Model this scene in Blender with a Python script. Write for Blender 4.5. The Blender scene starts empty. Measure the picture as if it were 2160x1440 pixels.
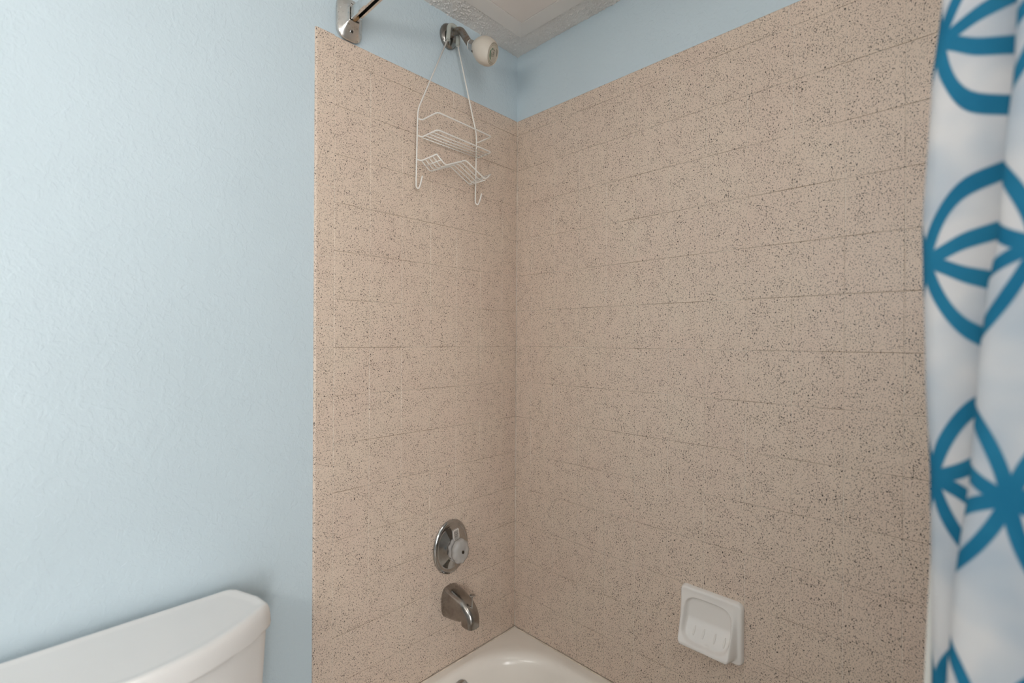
import bpy, bmesh, math, random
import numpy as np
from mathutils import Vector, Matrix

random.seed(7)
rng = np.random.default_rng(11)
S = bpy.context.scene
C = S.collection
PI = math.pi
K = 1.236                 # the photograph shows everything this much taller than wide

# ------------------------------------------------------------------ camera
CAM = (-1.33645, -1.28066, 1.49719)
YAW, PITCH, ROLL, FPX = 0.798249, -0.002039, 0.005576, 1022.2033
cd = bpy.data.cameras.new('camera'); cam = bpy.data.objects.new('camera', cd); C.objects.link(cam)
Fv = Vector((math.sin(YAW)*math.cos(PITCH), math.cos(YAW)*math.cos(PITCH), math.sin(PITCH)))
Rv = Fv.cross(Vector((0, 0, 1))).normalized(); Uv = Rv.cross(Fv)
R2 = Rv*math.cos(ROLL)+Uv*math.sin(ROLL); U2 = -Rv*math.sin(ROLL)+Uv*math.cos(ROLL)
m = Matrix((R2, U2, -Fv)).transposed().to_4x4(); m.translation = CAM
cam.matrix_world = m
cd.sensor_width = 36.0; cd.lens = FPX/2160*36.0
cd.clip_start = 0.02; cd.clip_end = 50
cd.dof.use_dof = True; cd.dof.focus_distance = 1.65; cd.dof.aperture_fstop = 2.3
S.camera = cam

# ------------------------------------------------------------------ world, exposure
w = bpy.data.worlds.new('world'); S.world = w; w.use_nodes = True
w.node_tree.nodes['Background'].inputs[0].default_value = (0.5, 0.48, 0.45, 1)
w.node_tree.nodes['Background'].inputs[1].default_value = 0.12
S.view_settings.view_transform = 'Standard'; S.view_settings.look = 'None'
S.view_settings.gamma = 1.0; S.view_settings.use_curve_mapping = False
S.view_settings.exposure = 0.29
S.cycles.use_denoising = True; S.cycles.adaptive_threshold = .03
S.cycles.max_bounces = 9; S.cycles.diffuse_bounces = 4; S.cycles.caustics_reflective = False; S.cycles.caustics_refractive = False; S.cycles.glossy_bounces = 4; S.cycles.transmission_bounces = 5; S.cycles.sample_clamp_indirect = 4.0
DOME_W, GLOBE_W, WINDOW_W = 56.0, 60.0, 27.0 # watts of the ceiling globe and of each vanity globe

# ------------------------------------------------------------------ mesh helpers
def obj(name, bm, mat, parent=None, smooth=False, angle=None):
    me = bpy.data.meshes.new(name)
    if isinstance(bm, tuple):
        me.from_pydata(bm[0], [], bm[1]); me.update()
    else:
        bm.to_mesh(me); bm.free()
    if mat: me.materials.append(mat)
    if smooth or angle:
        me.polygons.foreach_set('use_smooth', [True]*len(me.polygons))
        if angle: me.set_sharp_from_angle(angle=math.radians(angle))
    o = bpy.data.objects.new(name, me); C.objects.link(o)
    if parent: o.parent = parent
    return o

def thing(name, label, cat, loc=(0, 0, 0), group=None):
    o = bpy.data.objects.new(name, None); C.objects.link(o); o.location = loc
    o.empty_display_size = .05
    o['label'] = label; o['category'] = cat
    if group: o['group'] = group
    return o

def tag(o, label, cat):
    o['label'] = label; o['category'] = cat; return o

def struct(o, label=None):
    o['kind'] = 'structure'
    if label: o['label'] = label
    return o

def rel(parent, pts):            # world points to the parent's space (parents only carry a location)
    L = parent.location
    return [(p[0]-L[0], p[1]-L[1], p[2]-L[2]) for p in pts]

def boxm(lo, hi, bev=0, seg=2):
    bm = bmesh.new()
    bmesh.ops.create_cube(bm, size=1)
    for v in bm.verts:
        v.co = Vector([(lo[i]+hi[i])/2+v.co[i]*(hi[i]-lo[i]) for i in range(3)])
    if bev: bmesh.ops.bevel(bm, geom=bm.edges[:], offset=bev, segments=seg, profile=.5, affect='EDGES')
    return bm

def boxes(lst, bev=0):
    bm = bmesh.new()
    for lo, hi in lst:
        b = boxm(lo, hi, bev); me = bpy.data.meshes.new('t'); b.to_mesh(me); b.free(); bm.from_mesh(me); bpy.data.meshes.remove(me)
    return bm

def smooth_path(pts, n=6, closed=False):
    P = [Vector(p) for p in pts]; out = []
    N = len(P)
    for i in range(N if closed else N-1):
        p0 = P[(i-1) % N] if closed or i > 0 else P[0]*2-P[1]
        p1 = P[i]; p2 = P[(i+1) % N]
        p3 = P[(i+2) % N] if closed or i+2 < N else P[-1]*2-P[-2]
        for k in range(n):
            t = k/n
            out.append(.5*((2*p1)+(-p0+p2)*t+(2*p0-5*p1+4*p2-p3)*t*t+(-p0+3*p1-3*p2+p3)*t**3))
    if not closed: out.append(P[-1])
    return out

def round_path(pts, r, n=5):
    """polyline with its corners rounded by radius-like distance r"""
    P = [Vector(p) for p in pts]; out = [P[0]]
    for i in range(1, len(P)-1):
        a = (P[i-1]-P[i]); b = (P[i+1]-P[i])
        d = min(r, a.length*.45, b.length*.45)
        A = P[i]+a.normalized()*d; B = P[i]+b.normalized()*d
        for k in range(n+1):
            t = k/n
            out.append((1-t)**2*A+2*t*(1-t)*P[i]+t*t*B)
    out.append(P[-1]); return out

def tubem(pts, r, seg=8, caps=True, closed=False):
    """tube along points; r number or list"""
    P = [Vector(p) for p in pts]; n = len(P)
    R = r if isinstance(r, (list, tuple)) else [r]*n
    bm = bmesh.new(); rings = []
    T = []
    for i in range(n):
        if closed: t = P[(i+1) % n]-P[(i-1) % n]
        else: t = P[min(i+1, n-1)]-P[max(i-1, 0)]
        T.append(t.normalized())
    up = Vector((0, 0, 1)) if abs(T[0].z) < .9 else Vector((1, 0, 0))
    nrm = (up-T[0]*up.dot(T[0])).normalized()
    for i in range(n):
        nrm = (nrm-T[i]*nrm.dot(T[i])).normalized(); b = T[i].cross(nrm)
        rings.append([bm.verts.new(P[i]+(nrm*math.cos(2*PI*k/seg)+b*math.sin(2*PI*k/seg))*R[i]) for k in range(seg)])
    for i in range(n if closed else n-1):
        a, c = rings[i], rings[(i+1) % n]
        for k in range(seg): bm.faces.new((a[k], a[(k+1) % seg], c[(k+1) % seg], c[k]))
    if caps and not closed:
        bm.faces.new(rings[0][::-1]); bm.faces.new(rings[-1])
    return bm

def loftm(rings, caps=(True, True)):
    bm = bmesh.new(); n = len(rings[0])
    V = [[bm.verts.new(p) for p in r] for r in rings]
    for i in range(len(V)-1):
        for k in range(n): bm.faces.new((V[i][k], V[i][(k+1) % n], V[i+1][(k+1) % n], V[i+1][k]))
    if caps[0]: bm.faces.new(V[0][::-1])
    if caps[1]: bm.faces.new(V[-1])
    bmesh.ops.recalc_face_normals(bm, faces=bm.faces[:])
    return bm

def lathem(profile, origin, axis, seg=40, k=1.0, flute=None):
    """profile: (t along axis, radius); k stretches in z about the origin"""
    O = Vector(origin); A = Vector(axis).normalized()
    u = A.orthogonal().normalized() if abs(A.z) > .95 else Vector((0, 0, 1)).cross(A).normalized()
    v = A.cross(u); rings = []
    for t, r in profile:
        ring = []
        for j in range(seg):
            a = 2*PI*j/seg
            rr = r*(1+(flute(t, a) if flute else 0))
            d = A*t+(u*math.cos(a)+v*math.sin(a))*max(rr, 1e-5)
            ring.append((O.x+d.x, O.y+d.y, O.z+d.z*k))
        rings.append(ring)
    return loftm(rings)

def rrect(hw, hh, r, n=6):
    pts = []
    for cx, cy, a0 in ((hw-r, hh-r, 0), (-hw+r, hh-r, 90), (-hw+r, -hh+r, 180), (hw-r, -hh+r, 270)):
        for i in range(n+1):
            a = math.radians(a0+90*i/n); pts.append((cx+r*math.cos(a), cy+r*math.sin(a)))
    return pts

# ------------------------------------------------------------------ material helpers
def srgb(r, g, b):
    f = lambda c: (c/255/12.92) if c/255 <= .04045 else ((c/255+.055)/1.055)**2.4
    return (f(r), f(g), f(b), 1)

class NT:
    def __init__(s, name):
        s.m = bpy.data.materials.new(name); s.m.use_nodes = True; s.t = s.m.node_tree
        s.b = s.t.nodes['Principled BSDF']; s.out = s.t.nodes['Material Output']
    def n(s, t, **kw):
        x = s.t.nodes.new(t)
        for k, v in kw.items(): setattr(x, k, v)
        return x
    def l(s, a, b): s.t.links.new(a, b)
    def val(s, sock, v):
        if hasattr(v, 'is_output'): s.l(v, sock)
        else: sock.default_value = v
    def math(s, op, a, b=0.0, clamp=False):
        x = s.n('ShaderNodeMath', operation=op, use_clamp=clamp); s.val(x.inputs[0], a); s.val(x.inputs[1], b); return x.outputs[0]
    def noise(s, vec, scale, detail=2, rough=.5, dist=0.0):
        x = s.n('ShaderNodeTexNoise'); s.l(vec, x.inputs['Vector']); x.inputs['Scale'].default_value = scale
        x.inputs['Detail'].default_value = detail; x.inputs['Roughness'].default_value = rough; x.inputs['Distortion'].default_value = dist
        return x.outputs[0]
    def ramp(s, fac, lo, hi):
        x = s.n('ShaderNodeMapRange', clamp=True); s.l(fac, x.inputs[0]); x.inputs[1].default_value = lo; x.inputs[2].default_value = hi
        return x.outputs[0]
    def mix(s, fac, a, b):
        x = s.n('ShaderNodeMix', data_type='RGBA'); s.val(x.inputs[0], fac); s.val(x.inputs[6], a); s.val(x.inputs[7], b); return x.outputs[2]
    def pos(s, scale=(1, 1, 1), loc=(0, 0, 0)):
        g = s.n('ShaderNodeNewGeometry'); mp = s.n('ShaderNodeMapping'); s.l(g.outputs['Position'], mp.inputs[0])
        mp.inputs['Scale'].default_value = scale; mp.inputs['Location'].default_value = loc; return mp.outputs[0]
    def bump(s, h, strength, dist):
        x = s.n('ShaderNodeBump'); s.l(h, x.inputs['Height']); x.inputs['Strength'].default_value = strength; x.inputs['Distance'].default_value = dist
        s.l(x.outputs[0], s.b.inputs['Normal'])
    def set(s, **kw):
        for k, v in kw.items(): s.val(s.b.inputs[k.replace('_', ' ')], v)
        return s.m

def plain(name, col, rough=.5, metal=0.0, var=0.06, vscale=9, bump=0.0, bscale=200, **kw):
    t = NT(name); p = t.pos()
    n = t.noise(p, vscale, 3)
    c2 = tuple(max(0, c*(1-var)) for c in col[:3])+(1,)
    t.set(Base_Color=t.mix(t.ramp(n, .35, .65), col, c2), Roughness=rough, Metallic=metal, **kw)
    if bump: t.bump(t.noise(p, bscale, 2), bump, .002)
    return t.m

# painted drywall with a knock-down texture
def paint_mat(name, col):
    t = NT(name); p = t.pos((1, 1, 1/K))
    a = t.noise(p, 66, 3, .5, .5); b = t.noise(p, 190, 2, .6, .4); z = t.noise(p, 4, 2)
    h = t.math('ADD', t.math('MULTIPLY', t.ramp(a, .49, .60), 1.0), t.math('MULTIPLY', t.ramp(b, .4, .7), .6))
    t.bump(h, .32, .0012)
    t.set(Base_Color=t.mix(t.ramp(z, .3, .7), col, tuple(c*.97 for c in col[:3])+(1,)), Roughness=.42, Specular_IOR_Level=.35)
    return t.m
M = {}
M['paint'] = paint_mat('blue_paint', (.555, .655, .712, 1))
M['paint_room'] = paint_mat('room_paint', (.66, .70, .72, 1))

def tile_mat():
    t = NT('speckled_tile'); p = t.pos((1, 1, 1/K)); p2 = t.pos((1, 1, 1/K), (3.1, 1.7, .4)); p3 = t.pos((1, 1, 1/K), (7.3, 4.1, 2.2))
    clus = t.math('MULTIPLY', t.math('SUBTRACT', t.noise(p2, 30, 2), .5), .12)
    n1 = t.math('ADD', t.noise(p, 330, 2.5, .55, .5), clus)
    n2 = t.math('ADD', t.noise(p2, 400, 2, .5, .4), clus)
    n3 = t.noise(p3, 190, 2, .5, .3)
    base = t.mix(t.ramp(t.noise(p3, 7, 3), .3, .7), (.695, .572, .468, 1), (.68, .545, .45, 1))
    c = t.mix(t.math('MULTIPLY', t.ramp(n2, .575, .625), .62), base, (.20, .14, .10, 1))
    c = t.mix(t.math('MULTIPLY', t.ramp(n1, .604, .632), .97), c, (.035, .026, .022, 1))
    c = t.mix(t.math('MULTIPLY', t.ramp(n3, .675, .70), .95), c, (.03, .022, .02, 1))
    t.bump(t.noise(p3, 70, 2), .10, .0012)
    return t.set(Base_Color=c, Roughness=.40, Specular_IOR_Level=.42)
M['tile'] = tile_mat()
def grout_mat():
    # grout kept pale to paint in glints on the upright joints, grimy along the level joints where water stands
    t = NT('grout'); p = t.pos()
    g = t.n('ShaderNodeNewGeometry'); sp = t.n('ShaderNodeSeparateXYZ'); t.l(g.outputs['Position'], sp.inputs[0])
    fr = t.n('ShaderNodeMath', operation='FRACT'); t.l(t.math('DIVIDE', t.math('SUBTRACT', sp.outputs[2], 1.475-20*.13346), .13346), fr.inputs[0])
    lev = t.math('GREATER_THAN', t.math('ABSOLUTE', t.math('SUBTRACT', fr.outputs[0], .5)), .488)
    n = t.noise(p, 7, 4, .6); s_ = t.noise(p, 300, 2)
    c = t.mix(t.ramp(n, .40, .62), (.86, .79, .70, 1), (.70, .60, .50, 1))
    c = t.mix(t.math('MULTIPLY', lev, t.ramp(n, .30, .60)), c, (.26, .185, .12, 1))
    c = t.mix(t.math('MULTIPLY', t.ramp(s_, .6, .66), .5), c, (.10, .08, .06, 1))
    return t.set(Base_Color=c, Roughness=.6)
M['grout'] = grout_mat()
M['porcelain'] = plain('white_porcelain', (.80, .785, .77, 1), .16, var=.02, Coat_Weight=.3)
M['ceramic'] = plain('white_ceramic', (.82, .785, .75, 1), .13, var=.02, Coat_Weight=.3)
M['tub'] = plain('enamel', (.86, .81, .745, 1), .20, var=.025, Coat_Weight=.25)
def chrome(name, col, r0, r1, stain=None, sc=40):
    t = NT(name); p = t.pos(); n = t.noise(p, sc, 4, .6); n2 = t.noise(p, sc*3, 3)
    c = t.mix(t.ramp(n, .45, .7), col, stain or tuple(x*.8 for x in col[:3])+(1,))
    x = t.n('ShaderNodeMapRange'); t.l(n2, x.inputs[0]); x.inputs[3].default_value = r0; x.inputs[4].default_value = r1
    return t.set(Base_Color=c, Metallic=1.0, Roughness=x.outputs[0])
M['chrome'] = chrome('chrome', (.50, .49, .48, 1), .06, .16)
M['dull_chrome'] = chrome('limescaled_chrome', (.34, .32, .30, 1), .12, .26, (.26, .235, .21, 1))
M['nickel'] = chrome('satin_metal', (.72, .69, .655, 1), .22, .36)
M['rod'] = chrome('polished_channel', (.80, .80, .79, 1), .05, .12)
M['old_pipe'] = chrome('tarnished_pipe', (.36, .33, .30, 1), .28, .5, (.25, .16, .10, 1), 60)
M['slot'] = plain('dark_slot', (.02, .016, .013, 1), .7)
M['wood'] = plain('rod_glider_wood', (.34, .20, .09, 1), .5)
M['cream'] = plain('cream_plastic', (.56, .51, .44, 1), .38, var=.08, vscale=30)
M['cream_face'] = plain('cream_face_plastic', (.50, .45, .37, 1), .45, var=.18, vscale=90)
M['green'] = plain('green_print', (.008, .10, .045, 1), .5)
M['grey_print'] = plain('grey_print', (.13, .12, .09, 1), .5)
M['wire'] = plain('white_vinyl_wire', (.80, .78, .74, 1), .35, var=.04)
def clear(name, col, rough, trans, ior=1.45):
    t = NT(name); p = t.pos(); n = t.noise(p, 55, 2)
    return t.set(Base_Color=t.mix(n, col, tuple(c*.93 for c in col[:3])+(1,)), Roughness=rough, Transmission_Weight=trans, IOR=ior)
M['sleeve'] = clear('clear_vinyl', (.80, .83, .76, 1), .22, .45)
M['acrylic'] = clear('clear_acrylic', (.97, .93, .89, 1), .12, .62)
M['screw'] = plain('dark_screw', (.10, .085, .07, 1), .35, 1.0)
def popcorn_mat():
    t = NT('popcorn'); p = t.pos(); n = t.noise(p, 300, 2); z = t.noise(p, 12, 2)
    t.bump(n, .35, .0015)
    return t.set(Base_Color=t.mix(t.ramp(z, .3, .7), (.80, .78, .755, 1), (.74, .715, .69, 1)), Roughness=.9)
M['popcorn'] = popcorn_mat()
M['panel'] = plain('ceiling_panel_paint', (.80, .735, .69, 1), .6, var=.05, vscale=5)
M['panel_trim'] = plain('ceiling_trim_paint', (.81, .775, .74, 1), .55, var=.04, vscale=6)
M['crack'] = plain('crack_dark', (.10, .075, .055, 1), .8)
M['floor'] = plain('floor_vinyl', (.62, .57, .51, 1), .4, var=.2, vscale=20)
M['trim'] = plain('white_trim', (.75, .74, .72, 1), .4)
M['dark_door'] = plain('hall_dark', (.10, .075, .055, 1), .6)
M['liner'] = plain('liner_vinyl', (.80, .78, .73, 1), .4)

def emit(name, col, e):
    t = NT(name); p = t.pos(); n = t.noise(p, 20, 1)
    t.set(Base_Color=(.8, .8, .8, 1), Emission_Color=t.mix(n, col, col), Emission_Strength=e); return t.m
M['dome'] = emit('lit_dome', (1, .955, .90, 1), 4.0)
M['globe'] = emit('lit_globe', (1, .95, .89, 1), 4.0)

# curtain: white cloth printed with interlocking teal rings
RU, RV_ = .081, .107
def curtain_mat(u0, v0):
    t = NT('curtain_cloth')
    uv = t.n('ShaderNodeUVMap', uv_map='UVMap'); sp = t.n('ShaderNodeSeparateXYZ'); t.l(uv.outputs[0], sp.inputs[0])
    qx = t.math('ADD', t.math('DIVIDE', t.math('SUBTRACT', sp.outputs[0], u0), RU), 1.0)
    qy = t.math('DIVIDE', t.math('SUBTRACT', sp.outputs[1], v0), RV_)
    def fold(q):
        x = t.n('ShaderNodeMath', operation='FLOORED_MODULO'); t.l(t.math('ADD', q, 41.0), x.inputs[0]); x.inputs[1].default_value = 2.0
        return t.math('ABSOLUTE', t.math('SUBTRACT', x.outputs[0], 1.0))
    ax, ay = fold(qx), fold(qy)
    def ring(x, y):
        d = t.math('SQRT', t.math('ADD', t.math('MULTIPLY', x, x), t.math('MULTIPLY', y, y)))
        return t.math('ABSOLUTE', t.math('SUBTRACT', d, math.sqrt(.5+2*SP*SP)))
    SP = .85                     # above .5 the petals grow slimmer than those of plain interlocking circles
    d = t.math('MINIMUM', ring(t.math('SUBTRACT', ax, .5-SP), t.math('SUBTRACT', ay, .5-SP)), ring(t.math('SUBTRACT', ax, .5+SP), t.math('SUBTRACT', ay, .5+SP)))
    mk = t.math('SUBTRACT', 1.0, t.ramp(d, .060, .074))
    p = t.pos(); fine = t.noise(p, 14, 3)
    blue = t.mix(t.ramp(fine, .35, .65), (.012, .175, .315, 1), (.022, .215, .365, 1))
    white = t.mix(t.ramp(t.noise(p, 11, 2), .40, .64), (.92, .91, .91, 1), (.64, .71, .78, 1))
    col = t.mix(mk, white, blue)
    t.set(Base_Color=col, Roughness=.75, Specular_IOR_Level=.2)
    wv = t.noise(p, 900, 1); t.bump(wv, .1, .0005)
    tr = t.n('ShaderNodeBsdfTranslucent'); t.l(col, tr.inputs[0])
    tp = t.n('ShaderNodeBsdfTransparent')
    m1 = t.n('ShaderNodeMixShader'); m1.inputs[0].default_value = .30; t.l(t.b.outputs[0], m1.inputs[1]); t.l(tr.outputs[0], m1.inputs[2])
    m2 = t.n('ShaderNodeMixShader'); t.val(m2.inputs[0], t.math('SUBTRACT', .28, t.math('MULTIPLY', mk, .25)))
    t.l(m1.outputs[0], m2.inputs[1]); t.l(tp.outputs[0], m2.inputs[2]); t.l(m2.outputs[0], t.out.inputs[0])
    return t.m

# ------------------------------------------------------------------ room shell
ZC = 2.5823                   # ceiling
XL, YF = -2.45, -1.56         # left wall, wall behind the camera
ZR, PV, PH = 1.475, .13346, .108
WT = .0062                    # tile faces lie at 0, the painted wall this far behind
floor = struct(obj('floor', boxm((XL-.1, YF-1.6, -.06), (.2, .2, 0)), M['floor']))
wall_back = struct(obj('wall_back', boxm((XL-.1, WT, 0), (.2, WT+.1, ZC+.1)), M['paint']), 'light blue textured wall with the faucet tiles')
wall_right = struct(obj('wall_right', boxm((WT, YF-.1, 0), (WT+.1, WT, ZC+.1)), M['paint']), 'light blue wall behind the long side of the bathtub')
wall_left = struct(obj('wall_left', boxm((XL-.1, YF-.1, 0), (XL, WT, ZC+.1)), M['paint_room']))
DX0, DX1, DH = -1.95, -1.05, 2.45
wall_front = struct(obj('wall_front', boxes([((XL, YF-.1, 0), (DX0, YF, ZC)), ((DX1, YF-.1, 0), (WT, YF, ZC)), ((DX0, YF-.1, DH), (DX1, YF, ZC))]), M['paint_room']))
struct(obj('trim_1', boxes([((DX0-.07, YF, 0), (DX0, YF+.015, DH+.07)), ((DX1, YF, 0), (DX1+.07, YF+.015, DH+.07)), ((DX0, YF, DH), (DX1, YF+.015, DH+.07))], .003), M['trim']))
# the hall beyond the doorway, with an unseen window added as soft fill light
HX0, HX1, HY = DX0-.5, DX1+.5, YF-1.5
WX0, WX1, WZ0, WZ1 = -2.4, -1.7, .5, 2.0
struct(obj('wall_hall', boxes([((HX0, HY-.08, 0), (WX0, HY, ZC)), ((WX1, HY-.08, 0), (HX1, HY, ZC)), ((WX0, HY-.08, 0), (WX1, HY, WZ0)), ((WX0, HY-.08, WZ1), (WX1, HY, ZC)),
       ((HX0-.08, HY-.08, 0), (HX0, YF-.1, ZC)), ((HX1, HY-.08, 0), (HX1+.08, YF-.1, ZC)), ((HX0-.08, HY-.08, ZC), (HX1+.08, YF-.1, ZC+.08))]), M['paint_room']))
win = struct(obj('fill_window_1', boxes([((WX0, HY-.06, WZ0), (WX0+.05, HY+.01, WZ1)), ((WX1-.05, HY-.06, WZ0), (WX1, HY+.01, WZ1)), ((WX0, HY-.06, WZ0), (WX1, HY+.01, WZ0+.05)), ((WX0, HY-.06, WZ1-.05), (WX1, HY+.01, WZ1))]), M['trim']))
obj('pane', boxm((WX0+.05, HY-.052, WZ0+.05), (WX1-.05, HY-.048, WZ1-.05)), clear('window_glass', (.95, .97, .97, 1), .02, .95), win)
dl = bpy.data.lights.new('window_fill_light', 'AREA'); dl.shape = 'RECTANGLE'; dl.size = WX1-WX0-.1; dl.size_y = WZ1-WZ0-.1; dl.energy = WINDOW_W; dl.color = (1.0, .985, .97)
do = bpy.data.objects.new('window_fill_light', dl); C.objects.link(do); do.location = ((WX0+WX1)/2, HY-.03, (WZ0+WZ1)/2); do.rotation_euler = (PI/2, 0, 0)
ceiling = struct(obj('ceiling', boxm((XL-.1, YF-.1, ZC), (.2, .2, ZC+.1)), M['popcorn']), 'white popcorn-textured ceiling')
struct(obj('baseboard_back', boxm((XL, WT-.013, 0), (-.785, WT, .1), .004), M['trim']))
struct(obj('baseboard_left', boxm((XL, YF, 0), (XL+.013, WT-.014, .1), .004), M['trim']))

# popcorn relief in the strip between the walls and the ceiling panel
def popcorn(x0, x1, y0, y1, res=.0019):
    nx, ny = int((x1-x0)/res), int((y1-y0)/res)
    def field(s):
        f = rng.standard_normal((nx+1, ny+1)); kx = np.fft.fftfreq(nx+1)[:, None]; ky = np.fft.fftfreq(ny+1)[None]
        g = np.real(np.fft.ifft2(np.fft.fft2(f)*np.exp(-(kx**2+ky**2)*(s**2)*20))); return g/g.std()
    h = np.clip(field(.62)-.1, 0, 2.4)*.0017
    X, Y = np.meshgrid(np.linspace(x0, x1, nx+1), np.linspace(y0, y1, ny+1), indexing='ij')
    V = np.stack([X, Y, ZC-.0006-h], -1).reshape(-1, 3)
    i = np.arange(nx)[:, None]*(ny+1)+np.arange(ny)[None]
    Fc = np.stack([i, i+1, i+ny+2, i+ny+1], -1).reshape(-1, 4)
    return (V.tolist(), Fc.tolist())
for nm, r in (('popcorn_relief', (-.95, WT, -.115, WT)), ('popcorn_relief', (-.10, WT, -.95, -.115))):
    o = obj(nm, popcorn(*r), M['popcorn'], ceiling, smooth=True); o['kind'] = 'stuff'

# ------------------------------------------------------------------ tiles
GAP = .0011
def tile_mesh(wd, ht, th=.0052, ch=.0010, bull=None):
    """tile in local x (width), z (height); face towards -y at y=0; bull: side with a rounded edge"""
    a, b = wd/2, ht/2
    if not bull:
        V = []; Fc = []
        for (y, i) in ((th, 0), (ch*.55, 0), (.0, ch)):
            V += [(-a+i, y, -b+i), (a-i, y, -b+i), (a-i, y, b-i), (-a+i, y, b-i)]
        for r in (0, 4):
            for k in range(4): Fc.append((r+k, r+(k+1) % 4, r+4+(k+1) % 4, r+4+k))
        Fc.append((8, 9, 10, 11))
        return V, Fc
    # rounded-edge trim: profile across the width swept along the length
    R = th+.0006
    prof = [(-a, th+.001)]+[(-a+R-R*math.cos(q), R-R*math.sin(q)) for q in [i*PI/20 for i in range(11)]]+[(-a+R+.0006, 0), (a-ch, 0), (a, ch*.5), (a, th)]
    V = []; Fc = []
    n = len(prof)
    for (z, ins) in ((-b, ch*.6), (-b+ch, 0), (b-ch, 0), (b, ch*.6)):
        for (x, y) in prof: V.append((x, min(y+ins, th+.001), z))
    for s in range(3):
        for k in range(n-1): Fc.append((s*n+k, s*n+k+1, (s+1)*n+k+1, (s+1)*n+k))
    Fc.append(tuple(range(n))[::-1]); Fc.append(tuple(range(3*n, 4*n)))
    if bull == 'top':       # turn the profile so that the rounded edge looks up
        V = [(z, y, -x) for (x, y, z) in V]
    return V, Fc
TM = {}
def get_tile(wd, ht, bull=None):
    key = (round(wd, 4), round(ht, 4), bull)
    if key not in TM:
        V, Fc = tile_mesh(wd, ht, bull=bull) if bull != 'top' else tile_mesh(ht, wd, bull='top')
        me = bpy.data.meshes.new('tile'); me.from_pydata(V, [], Fc); me.update()
        bm = bmesh.new(); bm.from_mesh(me); bmesh.ops.recalc_face_normals(bm, faces=bm.faces[:]); bm.to_mesh(me); bm.free()
        if bull:
            me.polygons.foreach_set('use_smooth', [True]*len(me.polygons)); me.set_sharp_from_angle(angle=math.radians(14))
        me.materials.append(M['tile']); TM[key] = me
    return TM[key]
def put_tile(wall, side, c0, c1, z0, z1, bull=None, name='tile', jit=1.0):
    """c0<c1: distances from the room corner along the wall"""
    o = bpy.data.objects.new(name, get_tile(c1-c0-GAP, z1-z0-GAP, bull)); C.objects.link(o)
    c, z = (c0+c1)/2, (z0+z1)/2
    d = random.uniform(-.00025, .00035)*jit; tx = random.gauss(0, .0022)*jit; tz = random.gauss(0, .0022)*jit
    if side == 'back': o.location = (-c, d, z); o.rotation_euler = (tx, 0, tz)
    else: o.location = (d, -c, z); o.rotation_euler = (tx, 0, tz-PI/2)
    o.parent = wall
    return o
zrow = [ZR-k*PV for k in range(-6, 9)]                     # course joints, top to tub rim
ZT = 2.334
# side 'back': columns counted from the corner
cA = [.0006]+[.0763+k*PH for k in range(7)]
cB = [.0022]+[.0773+k*PH for k in range(14)]+[1.5555]
for i in range(len(zrow)-1):
    for j in range(len(cA)-1): put_tile(wall_back, 'back', cA[j], cA[j+1], zrow[i+1], zrow[i])
    for j in range(len(cB)-1): put_tile(wall_right, 'right', cB[j], cB[j+1], zrow[i+1], zrow[i])
BZ = [ZT]+[1.7237+.1922*k for k in (3, 2, 1, 0)]
BZ = [z for z in BZ if z <= ZT]+[1.7237-.1922*k for k in range(1, 9)]+[.10]
for i in range(len(BZ)-1):
    if BZ[i]-BZ[i+1] > .02: put_tile(wall_back, 'back', .7243, .779, BZ[i+1], BZ[i], 'side', 'trim_tile', .5)
PT = .1545
def top_course(wall, side, a, b):
    x = a
    while x < b-.01:
        e = min(x+PT, b)
        put_tile(wall, side, x, e, zrow[0], ZT, 'top', 'cap_tile', .5); x = e
top_course(wall_back, 'back', cA[0], .7243)
top_course(wall_right, 'right', cB[0], cB[-1])
obj('grout_bed', boxes([((-.7755, .0011, .4), (-.0, WT, ZT-.003)), ((-.7755, .0011, .1), (-.7243, WT, .4))]), M['grout'], wall_back)
obj('grout_bed', boxm((.0011, -1.5565, .4), (WT, .004, ZT-.003)), M['grout'], wall_right)
# pale caulk beads in the corner and along the tub rim
M['caulk'] = plain('caulk', (.74, .64, .55, 1), .35, var=.25, vscale=30)
obj('caulk_bead', tubem([(-.0006, -.0006, .96+i*.03) for i in range(44)], [.0011+random.uniform(-.0004, .0003) for i in range(44)], 8), M['caulk'], wall_back, smooth=True)

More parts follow.
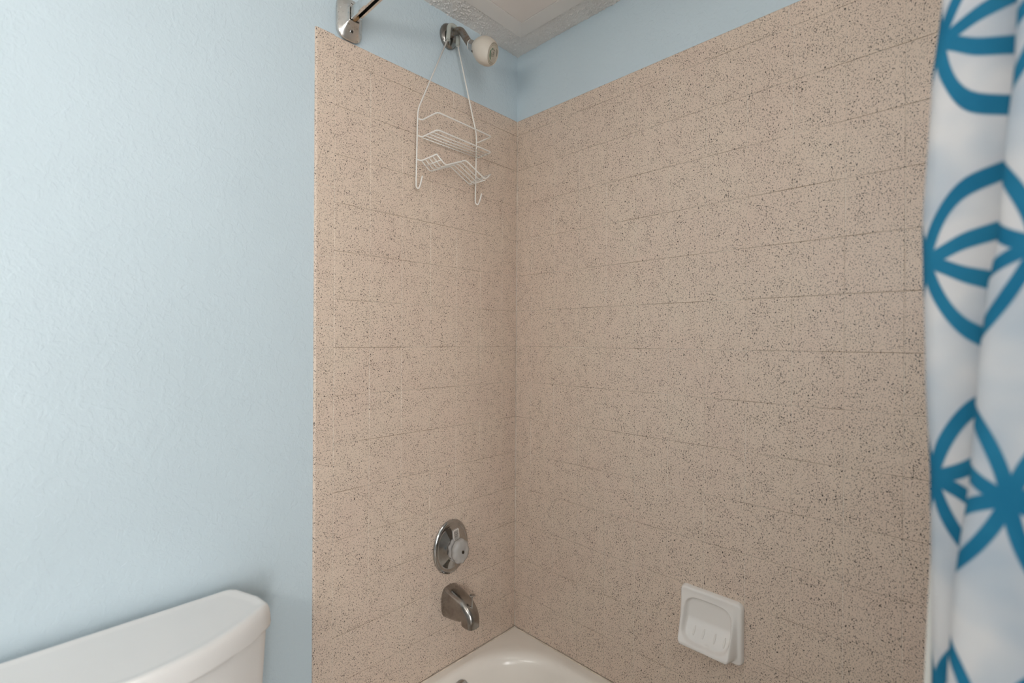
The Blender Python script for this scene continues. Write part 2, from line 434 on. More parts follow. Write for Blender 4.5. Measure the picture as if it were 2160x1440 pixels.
# ------------------------------------------------------------------ ceiling panel
def ceiling_panel():
    x0, x1, y0, y1 = -.70, -.0765, -.86, -.0895      # outer frame
    wd = .0565
    t = thing('ceiling_access_panel', 'smooth off-white access panel with flat trim set in the popcorn ceiling above the bathtub', 'ceiling panel', ((x0+x1)/2, (y0+y1)/2, ZC))
    L = t.location
    def mitre(a, b, c, d):
        P = [(p[0]-L[0], p[1]-L[1]) for p in (a, b, c, d)]
        r0 = [(x, y, 0.0) for x, y in P]; r1 = [(x, y, -.0045) for x, y in P]
        cx = sum(p[0] for p in P)/4; cy = sum(p[1] for p in P)/4
        bm = loftm([r0, r1]); bmesh.ops.bevel(bm, geom=[e for e in bm.edges if e.verts[0].co.z < -.004 and e.verts[1].co.z < -.004], offset=.0008, segments=2, affect='EDGES'); return bm
    e = .0001
    i0, i1, j0, j1 = x0+wd, x1-wd, y0+wd, y1-wd
    for q in (((x0+e, y1), (x1-e, y1), (i1-e, j1), (i0+e, j1)), ((x1, y1-e), (x1, y0+e), (i1, j0+e), (i1, j1-e)),
              ((x1-e, y0), (x0+e, y0), (i0+e, j0), (i1-e, j0)), ((x0, y0+e), (x0, y1-e), (i0, j1-e), (i0, j0+e))):
        obj('frame_board', mitre(*q), M['panel_trim'], t)
    g = .0008
    obj('panel', boxm((i0+g-L[0], j0+g-L[1], -.0030), (i1-g-L[0], j1-g-L[1], 0), .0008, 1), M['panel'], t)
    obj('shadow_gap', boxm((i0-L[0], j0-L[1], -.0008), (i1-L[0], j1-L[1], 0)), M['crack'], t)
ceiling_panel()

# ------------------------------------------------------------------ bathtub
ZRIM = .404
def superbasin(off, z, rc):
    """rounded rectangle inside the tub; off = inset (wall back, right, front, foot)"""
    xa, xb = -.722+off[2], -off[1]; ya, yb = -1.552+off[3], -off[0]
    P = rrect((xb-xa)/2, (yb-ya)/2, rc, 14)
    return [((xa+xb)/2+p[0], (ya+yb)/2+p[1], z) for p in P]
def bathtub():
    t = thing('bathtub', 'white enamel bathtub with a rounded basin in the tiled corner', 'bathtub', (-.36, -.77, 0))
    rings = [superbasin((.001, .001, .0, .0), 0.0, .006), superbasin((.001, .001, .0, .0), ZRIM-.012, .006), superbasin((.0006, .0006, .003, .001), ZRIM-.003, .006), superbasin((.0006, .0006, .011, .004), ZRIM, .006),
             superbasin((.024, .026, .04, .06), ZRIM+.001, .19), superbasin((.033, .037, .052, .075), ZRIM-.001, .215), superbasin((.040, .046, .062, .085), ZRIM-.006, .225), superbasin((.046, .054, .069, .093), ZRIM-.016, .228),
             superbasin((.051, .060, .075, .10), ZRIM-.032, .228), superbasin((.060, .072, .085, .14), .25, .22), superbasin((.080, .092, .105, .20), .13, .20),
             superbasin((.12, .13, .145, .26), .085, .17), superbasin((.2, .2, .22, .36), .07, .12)]
    bm = loftm([rel(t, r) for r in rings], (True, True))
    obj('tub_shell', bm, M['tub'], t, smooth=True, angle=60)
    obj('rim_caulk', tubem(rel(t, [(-.72+i*.04, -.0026, .4052) for i in range(18)]+[(-.0027, -.0027, .4052)]+[(-.0026, -.0026-i*.05, .4052) for i in range(1, 31)]), .0023, 8), M['caulk'], t, smooth=True)
    # overflow plate on the head end of the basin
    prof = [(0, .0005), (0, .036), (.004, .036), (.0075, .032), (.009, .02), (.0095, .0006)]
    ov = obj('overflow_plate', lathem([(a, b) for a, b in prof], rel(t, [(-.3145, -.0555, .336)])[0], (0, -1, .15), 32, K), M['chrome'], t, smooth=True, angle=40)
    obj('plate_screw', lathem([(.0085, .0005), (.0085, .004), (.0115, .0035), (.012, .0005)], rel(t, [(-.3145, -.0555, .336)])[0], (0, -1, .15), 14), M['screw'], ov, smooth=True)
    obj('drain', lathem([(0, .0006), (0, .034), (.004, .030), (.003, .0006)], rel(t, [(-.36, -.32, .0695)])[0], (0, 0, 1), 28), M['chrome'], t, smooth=True, angle=40)
    return t
bathtub()

# ------------------------------------------------------------------ tub spout
def spout():
    X = -.3145
    t = thing('tub_spout', 'tarnished chrome tub spout with a diverter pin below the faucet handle', 'spout', (X, 0, .628))
    path = smooth_path([(0, -.001, .626), (0, -.035, .626), (0, -.07, .624), (0, -.092, .617), (0, -.1035, .604), (0, -.1045, .583)], 5)
    n = len(path); rings = []
    kf = [(0, .053, .037), (.2, .049, .035), (.4, .041, .031), (.6, .0345, .0275), (.8, .0295, .0245), (1, .0285, .0235)]
    for i, p in enumerate(path):
        s = i/(n-1)
        for a, b in zip(kf, kf[1:]):
            if a[0] <= s <= b[0]+1e-9:
                f = (s-a[0])/(b[0]-a[0]); hh = a[1]+(b[1]-a[1])*f; hw = a[2]+(b[2]-a[2])*f
        T = (path[min(i+1, n-1)]-path[max(i-1, 0)]).normalized()
        N = Vector((0, -T.z, T.y)) if True else None
        if N.z < 0 and s < .3: N = -N
        if N.dot(Vector((0, -1, .4))) < 0: N = -N
        ring = []
        for j in range(32):
            a = 2*PI*j/32; c, q = math.cos(a), math.sin(a); e = 2/3.0
            ring.append(p+Vector((hw*math.copysign(abs(c)**e, c), 0, 0))+N*hh*math.copysign(abs(q)**e, q))
        rings.append([(v.x, v.y, v.z-.628) for v in ring])
    last = rings[-1]; cx = Vector((0, 0, 0))
    for v in last: cx += Vector(v)/len(last)
    rings.append([tuple(cx+(Vector(v)-cx)*.82) for v in last])
    rings.append([tuple(cx+(Vector(v)-cx)*.80+Vector((0, 0, .012))) for v in last])
    obj('spout_body', loftm(rings), M['dull_chrome'], t, smooth=True, angle=50)
    d = obj('diverter_pin', tubem([(0, -.1135, .010), (0, -.1135, .030), (0, -.1135, .052)], [.0034, .0026, .0026], 12), M['chrome'], t, smooth=True, angle=50)
    obj('pin_knob', lathem([(-.003, .0008), (-.003, .0060), (-.0005, .0088), (.0015, .0088), (.0028, .0070), (.003, .0006)], (0, -.1135, .054), (0, 0, 1), 20), M['chrome'], d, smooth=True, angle=50)
spout()

# ------------------------------------------------------------------ faucet valve
def valve():
    X, Z = -.3145, .806
    t = thing('faucet_valve', 'round chrome faucet plate with a clear acrylic knob on the tiled wall', 'faucet', (X, 0, Z))
    A = (0, -1, 0)
    pf = [(0, .0005), (0, .0715), (.004, .0725), (.008, .0700), (.0105, .0655), (.0098, .0625), (.0088, .0605), (.0105, .056), (.0155, .044), (.0205, .034), (.024, .028), (.0255, .020), (.026, .0005)]
    obj('escutcheon', lathem(pf, (0, 0, 0), A, 64, K), M['chrome'], t, smooth=True, angle=50)
    fl = lambda n, d: (lambda tt, a: d*math.cos(n*a))
    obj('knob_collar', lathem([(.0245, .001), (.0245, .026), (.028, .031), (.034, .0325), (.039, .031), (.041, .024), (.041, .001)], (0, 0, 0), A, 72, K, fl(9, .06)), M['acrylic'], t, smooth=True, angle=50)
    kn = obj('knob', lathem([(.0405, .001), (.0405, .022), (.044, .0300), (.050, .0325), (.058, .0322), (.063, .029), (.066, .0235), (.0665, .016), (.066, .001)], (0, 0, 0), A, 72, K, fl(9, .035)), M['acrylic'], t, smooth=True, angle=50)
    obj('knob_core', lathem([(.0262, .0005), (.0262, .009), (.056, .010), (.0605, .008), (.061, .0005)], (0, 0, 0), A, 20, K), plain('knob_core_white', (.70, .63, .57, 1), .5), kn, smooth=True, angle=50)
    obj('knob_screw', lathem([(.0655, .0004), (.0655, .0046), (.0685, .0044), (.069, .0034), (.0672, .003), (.0672, .0004)], (0, 0, 0), A, 18, K), M['screw'], kn, smooth=True, angle=40)
    # pointer tab standing up from the collar, tilted a little to the left
    def tp(u, v, y): # u across, v up
        a = math.radians(8); c, s = math.cos(a), math.sin(a)
        return (u*c-v*s, y, (u*s+v*c)*K)
    out = [(-.010, .024), (-.0125, .032), (-.0125, .054), (-.010, .0565), (.010, .0565), (.0125, .054), (.0125, .032), (.010, .024)]
    tab = obj('pointer_tab', loftm([[tp(u, v, -.034) for u, v in out], [tp(u, v, -.0385) for u, v in out], [tp(u*.9, .040+(v-.040)*.92, -.0395) for u, v in out]]), M['acrylic'], t)
    rim = [tp(u*.86, .0425+(v-.041)*.84, -.0396) for u, v in out]
    obj('tab_border', tubem(rim, .0007, 6, closed=True), plain('tab_line', (.80, .74, .68, 1), .4), tab, smooth=True)
    obj('tab_bar', loftm([[tp(u, v, -.0395) for u, v in ((-.0085, .0425), (.0085, .0425), (.0085, .0436), (-.0085, .0436))], [tp(u, v, -.0401) for u, v in ((-.0085, .0425), (.0085, .0425), (.0085, .0436), (-.0085, .0436))]]), M['screw'], tab)
    for txt, v in (('COLD', .0462), ('HOT', .0352)):
        cu = bpy.data.curves.new('lettering', 'FONT'); cu.body = txt; cu.size = .0072; cu.align_x = 'CENTER'; cu.extrude = .0002
        to = bpy.data.objects.new('tmp', cu); C.objects.link(to)
        dg = bpy.context.evaluated_depsgraph_get(); me = bpy.data.meshes.new_from_object(to.evaluated_get(dg)); bpy.data.objects.remove(to)
        for vv in me.vertices:
            x, y, z = vv.co; vv.co = tp(x*.9, v+y, -.0397-z)
        me.materials.append(M['screw']); lo = bpy.data.objects.new('lettering', me); C.objects.link(lo); lo.parent = tab
valve()

# ------------------------------------------------------------------ soap dish
def soap_dish():
    yc, zc, W, H = -.749, .7275, .170, .166
    t = thing('soap_dish', 'white ceramic soap dish with a ribbed tray on the long tiled wall', 'soap dish', (0, yc, zc))
    n = 84
    sm = lambda a, b, x: (lambda q: q*q*(3-2*q))(min(1, max(0, (x-a)/(b-a))))
    def h(u, v):                       # u across (0 = towards the corner), v up
        ed = min(u*W, (1-u)*W, v*H/K, (1-v)*H/K)
        rnd = math.sqrt(max(0, 1-(1-min(1, ed/.0065))**2))
        # flat frame that swells into a tray towards the bottom
        tt = min(1, max(0, (.92-v)/.78))
        du = abs(u-.46)/(.45-.13*(1-min(1, v/.20))**2)
        side = 1-sm(.88, 1.06, du)
        rim = .013+.037*tt**1.5*side*sm(.015, .105, v)
        # pocket: flat back that curves forward into the tray floor
        floor_ = .0045+.031*(1-sm(.16, .50, v))
        mk = 1-sm(.78, 1.25, (abs(u-.47)/.365)**4+(abs(v-.50)/.335)**4)
        notch = .006*math.exp(-((u-.5)/.045)**2)*math.exp(-((v-.16)/.05)**2)
        return (rim*(1-mk)+min(rim, floor_)*mk-notch)*rnd
    V = []; Fc = []
    for i in range(n+1):
        for j in range(n+1):
            u, v = i/n, j/n
            # round the plate's corners
            y = -(u-.5)*W; z = (v-.5)*H
            r = .016; ay, az = abs(y), abs(z)/1.0
            hy, hz = W/2-r, H/2-r
            if ay > hy and az > hz:
                q = max((ay-hy)/r, (az-hz)/r); L = math.hypot((ay-hy)/r, (az-hz)/r)
                if L > 0:
                    y = math.copysign(hy+(ay-hy)/L*q, y); z = math.copysign(hz+(az-hz)/L*q, z)
            V.append((-max(h(u, v), 0.0), y, z))
    for i in range(n):
        for j in range(n):
            a = i*(n+1)+j; Fc.append((a, a+1, a+n+2, a+n+1))
    body = obj('dish_body', (V, Fc), M['ceramic'], t, smooth=True)
    bm = bmesh.new(); bm.from_mesh(body.data); bmesh.ops.recalc_face_normals(bm, faces=bm.faces[:])
    ref = [f for f in bm.faces if f.calc_center_median().z > .05][0]
    bm.to_mesh(body.data); bm.free()
    # four low ribs on the tray floor
    for u in (.27, .42, .60, .75):
        pts = [(-h(u, v)-.0004, -(u-.5)*W, (v-.5)*H) for v in (.26, .285, .31, .335, .36, .385)]
        obj('rib', tubem(pts, [.0012, .0024, .0027, .0027, .0024, .0012], 8), M['ceramic'], body, smooth=True)
soap_dish()

# ------------------------------------------------------------------ shower arm and head
AX = -.331
def shower():
    t = thing('wall_shower', 'cream round shower head on a bent tarnished arm above the tiles', 'shower head', (AX, 0, 2.507))
    Q = lambda y, z: (0, y, z-2.507)
    fl = obj('arm_flange', lathem([(-WT, .0005), (-WT, .0335), (-.001, .034), (.004, .032), (.009, .025), (.012, .0165), (.0125, .012), (.0125, .0005)], (0, 0, 0), (0, -1, 0), 40, K), M['dull_chrome'], t, smooth=True, angle=50)
    path = smooth_path([Q(0, 2.506), Q(-.03, 2.507), Q(-.05, 2.504), Q(-.066, 2.494), Q(-.084, 2.469), Q(-.1135, 2.4255)], 5)
    obj('shower_arm', tubem(path, .0112, 20), M['old_pipe'], t, smooth=True, angle=50)
    ax = Vector((.235, -.845, -.435)).normalized()
    o = Q(-.1075, 2.4335)
    L = lambda prof, seg=40, fl=None: lathem(prof, o, ax, seg, K, fl)
    obj('thread_tape', L([(-.0015, .0108), (-.0015, .0126), (.0015, .0126), (.0015, .0108)], 28), M['wire'], t, smooth=True, angle=40)
    obj('collar_nut', L([(.0012, .010), (.0012, .0132), (.006, .0140), (.011, .0135), (.015, .0140), (.020, .0140), (.020, .010)], 28), M['chrome'], t, smooth=True, angle=35)
    hd = obj('head_body', L([(.0185, .004), (.0185, .0140), (.021, .0165), (.027, .0212), (.036, .0268), (.047, .0318), (.058, .0343), (.072, .0347), (.084, .0325), (.092, .0292), (.0955, .0268), (.0950, .0258), (.0925, .0254), (.0925, .004)], 56), M['cream'], t, smooth=True, angle=50)
    dv = Vector((-.74, 0, -.67)); dv = (dv-ax*dv.dot(ax)).normalized(); hp = ax*.0305+dv*.0236
    obj('vent_hole', lathem([(-.001, .0003), (-.001, .0030), (.0008, .0028), (.0010, .0003)], (o[0]+hp.x, o[1]+hp.y, o[2]+hp.z*K), dv, 14, K), M['slot'], hd, smooth=True)
    fc = obj('spray_face', L([(.0915, .0005), (.0915, .0246), (.0945, .0241), (.0955, .0224), (.0940, .0212), (.0935, .0202), (.0952, .0192), (.0956, .0006)], 48), M['cream_face'], t, smooth=True, angle=40)
    # printed marks on the face: arcs, a leaf and small circles
    uu = Vector((0, 0, 1)).cross(ax).normalized(); vv = ax.cross(uu)     # uu across, vv along the face
    if vv.z < 0: uu, vv = -uu, -vv
    def fp(r, a, d=.0961):
        p = ax*d+(uu*math.cos(a)+vv*math.sin(a))*r
        return (o[0]+p.x, o[1]+p.y, o[2]+p.z*K)
    cx = 1 if (uu.x < 0) else -1       # make angle pi the side towards the painted wall
    def arc(nm, r, a0, a1, wdt, mat):
        pts = [fp(r, math.radians(a0+(a1-a0)*i/16)) for i in range(17)]
        obj(nm, tubem(pts, [wdt*(.35+.65*math.sin(PI*(i+.6)/17.2)) for i in range(17)], 6), mat, fc, smooth=True)
    sgn = (lambda a: a) if uu.x > 0 else (lambda a: 180-a)
    arc('green_arc', .0152, sgn(160), sgn(262), .0013, M['green'])
    arc('dark_arc', .0180, sgn(62), sgn(2), .0011, M['grey_print'])
    arc('inner_arc', .0095, sgn(185), sgn(250), .0008, M['grey_print'])
    arc('inner_arc', .0095, sgn(130), sgn(60), .0007, M['grey_print'])
    c0 = fp(.0125, math.radians(sgn(135)))
    obj('leaf_mark', lathem([(0, .0003), (0, .0019), (.0004, .0016), (.0005, .0003)], c0, ax, 12, 1.6), M['green'], fc)
    for rr, aa in ((.0028, sgn(60)), (.0030, sgn(-70))):
        ctr = Vector(fp(rr, math.radians(aa)))
        pts = [ctr+Vector(((uu*math.cos(q)+vv*math.sin(q)).x, (uu*math.cos(q)+vv*math.sin(q)).y, (uu*math.cos(q)+vv*math.sin(q)).z*K))*.0030 for q in [2*PI*i/16 for i in range(16)]]
        obj('nozzle_ring', tubem(pts, .0006, 6, closed=True), M['grey_print'], fc, smooth=True)
shower()

# ------------------------------------------------------------------ shower caddy
def caddy():
    Y0 = -.030
    t = thing('shower_caddy', 'white wire shower caddy hanging from the shower arm', 'caddy', (-.352, Y0, 1.96))
    W3 = lambda pts: rel(t, pts)
    xl, xr = -.4745, -.2330
    r = .00225
    # hanger: one bent wire over the arm with the two side rails and their hooks
    def rail(xt, zt, xb, sx):
        p = [(xt, Y0, zt), (xb+(.0015*sx), Y0, 2.206), (xb, Y0, 2.17), (xb-.004, Y0, 1.985), (xb-.0045, Y0-.002, 1.967), (xb-.003, Y0-.012, 1.9595), (xb-.0025, Y0-.021, 1.971), (xb-.002, Y0-.030, 1.994)]
        q = round_path(p[:4], .025)+[Vector(v) for v in smooth_path(p[3:], 5)[1:]]
        return obj('side_rail', tubem(W3([tuple(v) for v in q]), r, 8), M['wire'], t, smooth=True)
    rail(-.3585, 2.474, xl, 1); rail(-.3180, 2.472, xr, -1)
    arch = [(-.3585, Y0, 2.470), (-.3565, Y0, 2.49), (-.3550, Y0, 2.506)]+[(AX-.0045+.0195*math.cos(a), Y0, 2.509+.0165*math.sin(a)) for a in [PI-PI*i/8 for i in range(9)]]+[(-.3160, Y0, 2.506), (-.3165, Y0, 2.49), (-.3180, Y0, 2.468)]
    obj('hanger_wire', tubem(W3([a if not isinstance(a, Vector) else tuple(a) for a in arch]), .0020, 8), M['wire'], t, smooth=True)
    obj('clear_sleeve', tubem(W3(arch[0:]), .0072, 12), M['sleeve'], t, smooth=True, angle=60)
    yb, yf = Y0, -.1090
    def rail_loop(z, name):
        p = [(xl, Y0+.001, z+.0015), (-.459, Y0-.001, z), (-.4575, yf, z), (-.2270, yf+.010, z), (-.2260, Y0, z), (xr-.001, Y0+.001, z+.0015)]
        return obj(name, tubem(W3([tuple(v) for v in round_path(p, .012)]), r, 8), M['wire'], t, smooth=True)
    rail_loop(2.177, 'guard_rail')
    sh = rail_loop(2.1245, 'shelf_rim')
    for k in range(4):
        f = (k+.05)/4.3
        ya = Y0-.002+(yf-Y0)*f
        yz = Y0-.002+(yf+.010-Y0)*f
        obj('shelf_wire', tubem(W3([(-.4580, ya, 2.1225), (-.2262, yz, 2.1225)]), .0015, 6), M['wire'], sh, smooth=True)
    # zigzag soap tray
    xs = [(-.4580, 2.0510), (-.4270, 2.0265), (-.3470, 2.0635), (-.2640, 2.0235), (-.2395, 2.0450)]
    prof = lambda y, dx=0: [tuple(v) for v in round_path([(x+dx, y, z) for x, z in xs], .010, 4)]
    tr = obj('tray_rim', tubem(W3([tuple(v) for v in round_path([(xl-.002, Y0, 2.0515), (-.4600, Y0-.002, 2.0510), (-.4600, yf, 2.0510)], .012)]+[Vector(v) for v in prof(yf)[1:]]+[Vector((-.2385, Y0, 2.0450)), Vector((xr-.003, Y0, 2.046))]), r, 8), M['wire'], t, smooth=True)
    for k in range(4):
        y = Y0-.001+(yf-Y0)*(k*.235)
        obj('tray_wire', tubem(W3(prof(y)), .0016 if k else .0019, 6), M['wire'], tr, smooth=True)
    for x, z in ((-.4435, 2.0390),):
        obj('cross_wire', tubem(W3([(x, Y0, z), (x, yf, z)]), .0018, 6), M['wire'], tr, smooth=True)
    obj('cross_wire', tubem(W3([(-.2640, Y0, 2.0215), (-.2640, yf, 2.0215)]), .0016, 6), M['wire'], tr, smooth=True)
caddy()

# ------------------------------------------------------------------ curtain rod
RX, RZ = -.684, 2.392
def rod():
    t = thing('curtain_rod', 'square polished shower curtain rod with a satin wall bracket above the tile edge', 'curtain rod', (RX, 0, RZ))
    hw, hh = .0122, .0158
    sl = .0046; th = .0016; y0, y1 = -.012, -1.548
    # square channel with an open slot along the bottom
    pr = [(-sl, -hh), (-hw+.002, -hh), (-hw, -hh+.002), (-hw, hh-.002), (-hw+.002, hh), (hw-.002, hh), (hw, hh-.002), (hw, -hh+.002), (hw-.002, -hh), (sl, -hh),
          (sl, -hh+th), (hw-th, -hh+th), (hw-th, hh-th), (-hw+th, hh-th), (-hw+th, -hh+th), (-sl, -hh+th)]
    V = [(x, y0, z) for x, z in pr]+[(x, y1, z) for x, z in pr]; n = len(pr)
    Fc = [(k, (k+1) % n, n+(k+1) % n, n+k) for k in range(n)]
    bm = bmesh.new(); vs = [bm.verts.new(v) for v in V]
    for f in Fc: bm.faces.new([vs[i] for i in f])
    bmesh.ops.recalc_face_normals(bm, faces=bm.faces[:])
    rd = obj('rod_channel', bm, M['rod'], t)
    obj('slot_shade', boxm((-hw+th+.0004, y1+.002, hh-th-.012), (hw-th-.0004, y0-.002, hh-th-.0006)), M['slot'], rd)  # near-black block that paints the shade inside the open slot
    obj('glider_stop', boxm((-sl+.0006, -.050, -hh-.0004), (sl-.0006, -.026, -hh+.006), .0008, 1), M['wood'], rd)
    def bracket(sy, y):
        A = lambda d: y+sy*d
        rings = []
        for d, w_, h_, r in ((-WT*(1 if sy < 0 else 0), .0360, .0570, .026), (.002, .0375, .0585, .027), (.0045, .0368, .0575, .026), (.0075, .0340, .0535, .022), (.012, .0285, .0440, .013), (.019, .0215, .0315, .006), (.026, .0170, .0225, .0032), (.031, .0155, .0195, .0022), (.0315, .0146, .0184, .002)):
            rings.append([(p[0], A(d), p[1]) for p in rrect(w_, h_, r, 5)])
        rings.append([(p[0], A(.0312), p[1]) for p in rrect(.0136, .0172, .002, 5)])
        rings.append([(p[0], A(.018), p[1]) for p in rrect(.0136, .0172, .002, 5)])
        b = obj('wall_bracket', loftm(rings), M['nickel'], t, smooth=True, angle=28)
        obj('socket_gap', boxm((-.0134, min(A(.018), A(.022)), -.0170), (.0134, max(A(.018), A(.022)), .0170)), M['slot'], b)
        for s in (-1, 1):
            obj('bracket_screw', lathem([(0, .0004), (0, .0050), (.0022, .0048), (.0034, .0034), (.0022, .0026), (.0022, .0004)], (0, A(.0135), s*.0375), (0, sy, s*.55), 16, 1.1), M['nickel'] if s > 0 else M['chrome'], b, smooth=True, angle=35)
            obj('screw_recess', lathem([(0, .0003), (0, .0030), (.0004, .0026), (.0005, .0003)], (0, A(.0135)+sy*.0026, s*.0392), (0, sy, s*.55), 10), M['slot'], b)
    bracket(-1, 0.0); bracket(1, -1.5595)
rod()

# ------------------------------------------------------------------ shower curtain and liner
def interp(tab, z):
    if z >= tab[0][0]: return tab[0][1]+(z-tab[0][0])*0
    for a, b in zip(tab, tab[1:]):
        if b[0] <= z <= a[0]:
            f = (a[0]-z)/(a[0]-b[0]); f = f*f*(3-2*f)*.35+f*.65
            return a[1]+(b[1]-a[1])*f
    return tab[-1][1]
HEM = [(2.4, -1.285), (1.835, -1.2483), (1.754, -1.2409), (1.613, -1.2345), (1.46, -1.2379), (1.366, -1.2420), (1.2485, -1.2434), (1.159, -1.2443), (.15, -1.245)]
FOLD = [(2.4, -1.325), (1.734, -1.2976), (1.668, -1.2923), (1.592, -1.2885), (1.54, -1.2815), (1.4655, -1.276), (1.382, -1.2719), (1.274, -1.2617), (1.19, -1.2575), (.15, -1.235)]
def curtain():
    zs = list(np.linspace(2.372, .17, 150)); rows = []; us = None
    def section(z):
        yh, yf = interp(HEM, z), interp(FOLD, z)
        top = min(1, max(0, (z-1.85)/.5)); low = min(1, max(0, (1.15-z)/.6))
        P = [(-.668, yh-.075), (-.672, yh-.045), (-.680, yh-.012), (-.690, yh-.0005), (-.702, yh-.008), (-.704, min(yh-.03, (yh+yf)/2)), (-.700, yf-.011), (-.695, yf-.0295), (-.703, yf-.0430),
             (-.714, yf-.0335), (-.724, yf-.011), (-.733, yf-.0005), (-.743, yf-.010), (-.748, yf-.034), (-.745, yf-.060), (-.735, yf-.085), (-.715, yf-.098), (-.695, yf-.112), (-.700, yf-.130),
             (-.735, yf-.128), (-.755, yf-.140), (-.745, yf-.165), (-.705, yf-.175), (-.690, yf-.195), (-.715, yf-.212), (-.74, yf-.222), (-.73, yf-.24), (-.70, yf-.243)]
        out = []
        for x, y in P:
            x = -.684+(x+.684)*(1-.75*top)-.010*top
            x = x-low*.068*min(1, max(0, (-.66-x)/.02+.9))
            y = max(y, -1.512)
            out.append((x, y, 0))
        return smooth_path(out, 6)
    ref = section(1.40); us = [0]
    for a, b in zip(ref, ref[1:]): us.append(us[-1]+(b-a).length)
    hem_i = 3*6
    n = len(us)
    V = []; Fc = []; UV = []
    for z in zs:
        s = section(z)
        for i, p in enumerate(s):
            V.append((p.x, p.y, z)); UV.append((us[i]-us[hem_i], z) if i >= hem_i else (us[i]-us[hem_i]+.048, z-.020))
    for a in range(len(zs)-1):
        for i in range(n-1): Fc.append((a*n+i, a*n+i+1, (a+1)*n+i+1, (a+1)*n+i))
    mat = curtain_mat(.009, 1.5785)
    t = thing('shower_curtain', 'white shower curtain printed with interlocking teal rings, gathered at the foot of the bathtub', 'curtain', (-.70, -1.30, .17))
    o = obj('curtain_cloth', (rel(t, V), Fc), mat, t, smooth=True)
    ul = o.data.uv_layers.new(name='UVMap')
    ul.data.foreach_set('uv', [c for lp in o.data.loops for c in UV[lp.vertex_index]])
    sd = o.modifiers.new('thickness', 'SOLIDIFY'); sd.thickness = .0006; sd.offset = 0
    # plain vinyl liner hanging inside the tub
    zl = list(np.linspace(2.366, .30, 90)); V = []; Fc = []
    for z in zl:
        yh = -1.2400+max(0, 1.245-z)*.034 if z < 1.245 else -1.2400-(z-1.245)*.045
        low = min(1, max(0, (1.0-z)/.6)); top = min(1, max(0, (z-1.85)/.5))
        P = [(-.655+.02*low, yh), (-.652, yh-.03), (-.662, yh-.07), (-.648, yh-.12), (-.660, yh-.17), (-.648, yh-.22), (-.655, yh-.27)]
        P = [(-.676+(x+.676)*(1-.8*top)+.03*low, max(y, -1.395), 0) for x, y in P]
        s = smooth_path(P, 5); n = len(s)
        for p in s: V.append((p.x, p.y, z))
    for a in range(len(zl)-1):
        for i in range(n-1): Fc.append((a*n+i, a*n+i+1, (a+1)*n+i+1, (a+1)*n+i))
    l = obj('curtain_liner', (V, Fc), M['liner'], None, smooth=True)
    sd = l.modifiers.new('thickness', 'SOLIDIFY'); sd.thickness = .0005; sd.offset = 0
    tag(l, 'plain off-white vinyl liner hanging behind the ring-printed shower curtain', 'curtain liner')
curtain()

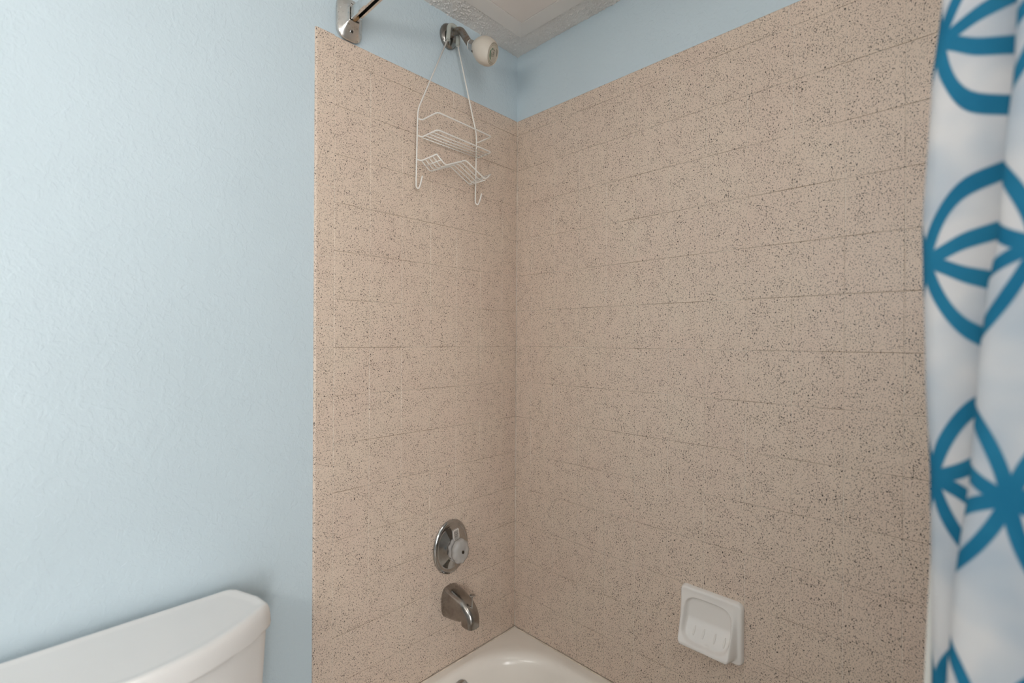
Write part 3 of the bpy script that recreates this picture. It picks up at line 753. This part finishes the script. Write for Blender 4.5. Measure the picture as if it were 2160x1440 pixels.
# ------------------------------------------------------------------ toilet
def toilet():
    xc = -1.190
    t = thing('toilet', 'white porcelain toilet with a bowed tank lid against the blue wall', 'toilet', (xc, 0, 0))
    def outline(hw, yb, ys, yfr, rb=.012, rf=.03, n=26):
        """tank plan: straight back, sides flaring towards the bowed front"""
        P = []
        for i in range(n+1):                     # bowed front from right to left
            s = 1-2*i/n; x = hw*s
            y = ys+(yfr-ys)*(1-abs(s)**2.2)
            P.append((x, y))
        # soften the front corners
        P[0] = (hw-.004, ys-.0008); P.insert(0, (hw-.0008, ys+.006)); P.insert(0, (hw-.0002, ys+.014))
        P[-1] = (-hw+.004, ys-.0008); P.append((-hw+.0008, ys+.006)); P.append((-hw+.0002, ys+.014))
        bk = hw-.034
        P += [(-hw+.004, ys+.06), (-bk-.014, yb-.035), (-bk-.007, yb-.014), (-bk+.002, yb-.003), (-bk+.014, yb)]+[(x, yb) for x in np.linspace(-bk+.05, bk-.05, 8)]+[(bk-.014, yb), (bk-.002, yb-.003), (bk+.007, yb-.014), (bk+.014, yb-.035), (hw-.004, ys+.06)]
        return P
    def sc(P, k, cy=-.13): # inset by scaling distances
        return [(x-math.copysign(min(abs(x), k), x), y+(k if y < cy else -k)*min(1, abs(y-cy)/.05)) for x, y in P]
    ZL = .9196
    base = outline(.2485, -.0235, -.168, -.262)
    ring = lambda P, z: [(x, y, z) for x, y in P]
    lid = [ring(sc(base, .006), ZL-.050), ring(sc(base, .001), ZL-.047), ring(base, ZL-.040), ring(sc(base, .0012), ZL-.020), ring(sc(base, .003), ZL-.010), ring(sc(base, .006), ZL-.003), ring(sc(base, .011), ZL), ring(sc(base, .016), ZL-.0002), ring(sc(base, .024), ZL-.0022), ring(sc(base, .030), ZL-.0026)]
    obj('tank_lid', loftm(lid), M['porcelain'], t, smooth=True, angle=55)
    tb = outline(.2465, -.030, -.166, -.257)
    tank = [ring(sc(tb, .040), .46), ring(sc(tb, .030), .47), ring(sc(tb, .014), .70), ring(sc(tb, .006), ZL-.052), ring(sc(tb, .012), ZL-.0495)]
    tk = obj('tank', loftm(tank), M['porcelain'], t, smooth=True, angle=55)
    lv = obj('flush_lever', tubem(round_path([(-.17, -.222, .80), (-.17, -.262, .80), (-.11, -.275, .79), (-.085, -.272, .785)], .012), [.007]*3+[.006]*20 if False else .0065, 10), M['chrome'], t, smooth=True, angle=60)
    # bowl, foot, seat and cover
    def ell(cy, hx, hy, z, n=36, k=1.0): return [(hx*math.cos(2*PI*i/n), cy+hy*math.sin(2*PI*i/n)*(1 if math.sin(2*PI*i/n) > 0 else k), z) for i in range(n)]
    bowl = [ell(-.36, .115, .20, 0), ell(-.36, .112, .198, .03), ell(-.37, .10, .18, .12), ell(-.40, .12, .20, .24), ell(-.43, .17, .25, .38), ell(-.44, .186, .27, .45), ell(-.44, .188, .272, .462), ell(-.45, .145, .215, .462), ell(-.45, .13, .19, .40), ell(-.44, .07, .10, .28), ell(-.43, .04, .05, .25)]
    obj('bowl', loftm(bowl), M['porcelain'], t, smooth=True, angle=60)
    obj('tank_shelf', boxm((-.12, -.27, .30), (.12, -.06, .461), .02, 3), M['porcelain'], t, smooth=True, angle=60)
    obj('seat', loftm([ell(-.44, .187, .268, .464), ell(-.44, .192, .272, .472), ell(-.44, .188, .268, .484), ell(-.45, .125, .18, .484), ell(-.45, .122, .177, .474), ell(-.45, .126, .18, .464), ell(-.44, .187, .268, .464)], (False, False)), M['porcelain'], t, smooth=True, angle=50)
    obj('seat_cover', loftm([ell(-.44, .188, .268, .486), ell(-.44, .192, .272, .492), ell(-.44, .188, .268, .502), ell(-.44, .10, .15, .506)]), M['porcelain'], t, smooth=True, angle=50)
toilet()

# ------------------------------------------------------------------ lamps of the room
def bulb_light(name, parent, loc, radius, watts, col):
    L = bpy.data.lights.new(name, 'POINT'); L.energy = watts; L.shadow_soft_size = radius; L.color = col
    o = bpy.data.objects.new(name, L); C.objects.link(o); o.parent = parent; o.location = loc
def ceiling_lamp(x, y):
    t = thing('ceiling_lamp', 'round white globe lamp on the ceiling over the bathroom floor', 'lamp', (x, y, ZC))
    obj('lamp_base', lathem([(0, .001), (0, .085), (.018, .085), (.030, .060), (.060, .050), (.060, .001)], (0, 0, 0), (0, 0, -1), 32), M['nickel'], t, smooth=True, angle=40)
    obj('lamp_globe', lathem([(.055, .045), (.07, .075), (.10, .102), (.14, .118), (.18, .118), (.22, .100), (.25, .068), (.268, .03), (.272, .001)], (0, 0, 0), (0, 0, -1), 32), M['dome'], t, smooth=True)
    bulb_light('lamp_light', t, (0, 0, -.160), .122, DOME_W, (1, .965, .92))
ceiling_lamp(-1.05, -1.30)
def vanity_lamp(y0, z):
    t = thing('vanity_lamp', 'wall lamp bar with three lit globes on the left wall', 'lamp', (XL, y0, z))
    obj('lamp_bar', boxm((0, -.36, -.05), (.03, .36, .05), .006), M['chrome'], t)
    for d in (-.25, 0, .25):
        s = obj('lamp_socket', lathem([(.03, .001), (.03, .030), (.06, .026), (.06, .001)], (0, d, 0), (1, 0, 0), 24), M['nickel'], t, smooth=True, angle=40)
        obj('globe_bulb', lathem([(.058, .020), (.066, .034), (.085, .054), (.112, .060), (.140, .054), (.160, .032), (.167, .001)], (0, d, 0), (1, 0, 0), 28), M['globe'], t, smooth=True)
        bulb_light('bulb_light', t, (.110, d, 0), .064, GLOBE_W, (1, .96, .91))
vanity_lamp(-1.08, 1.88)
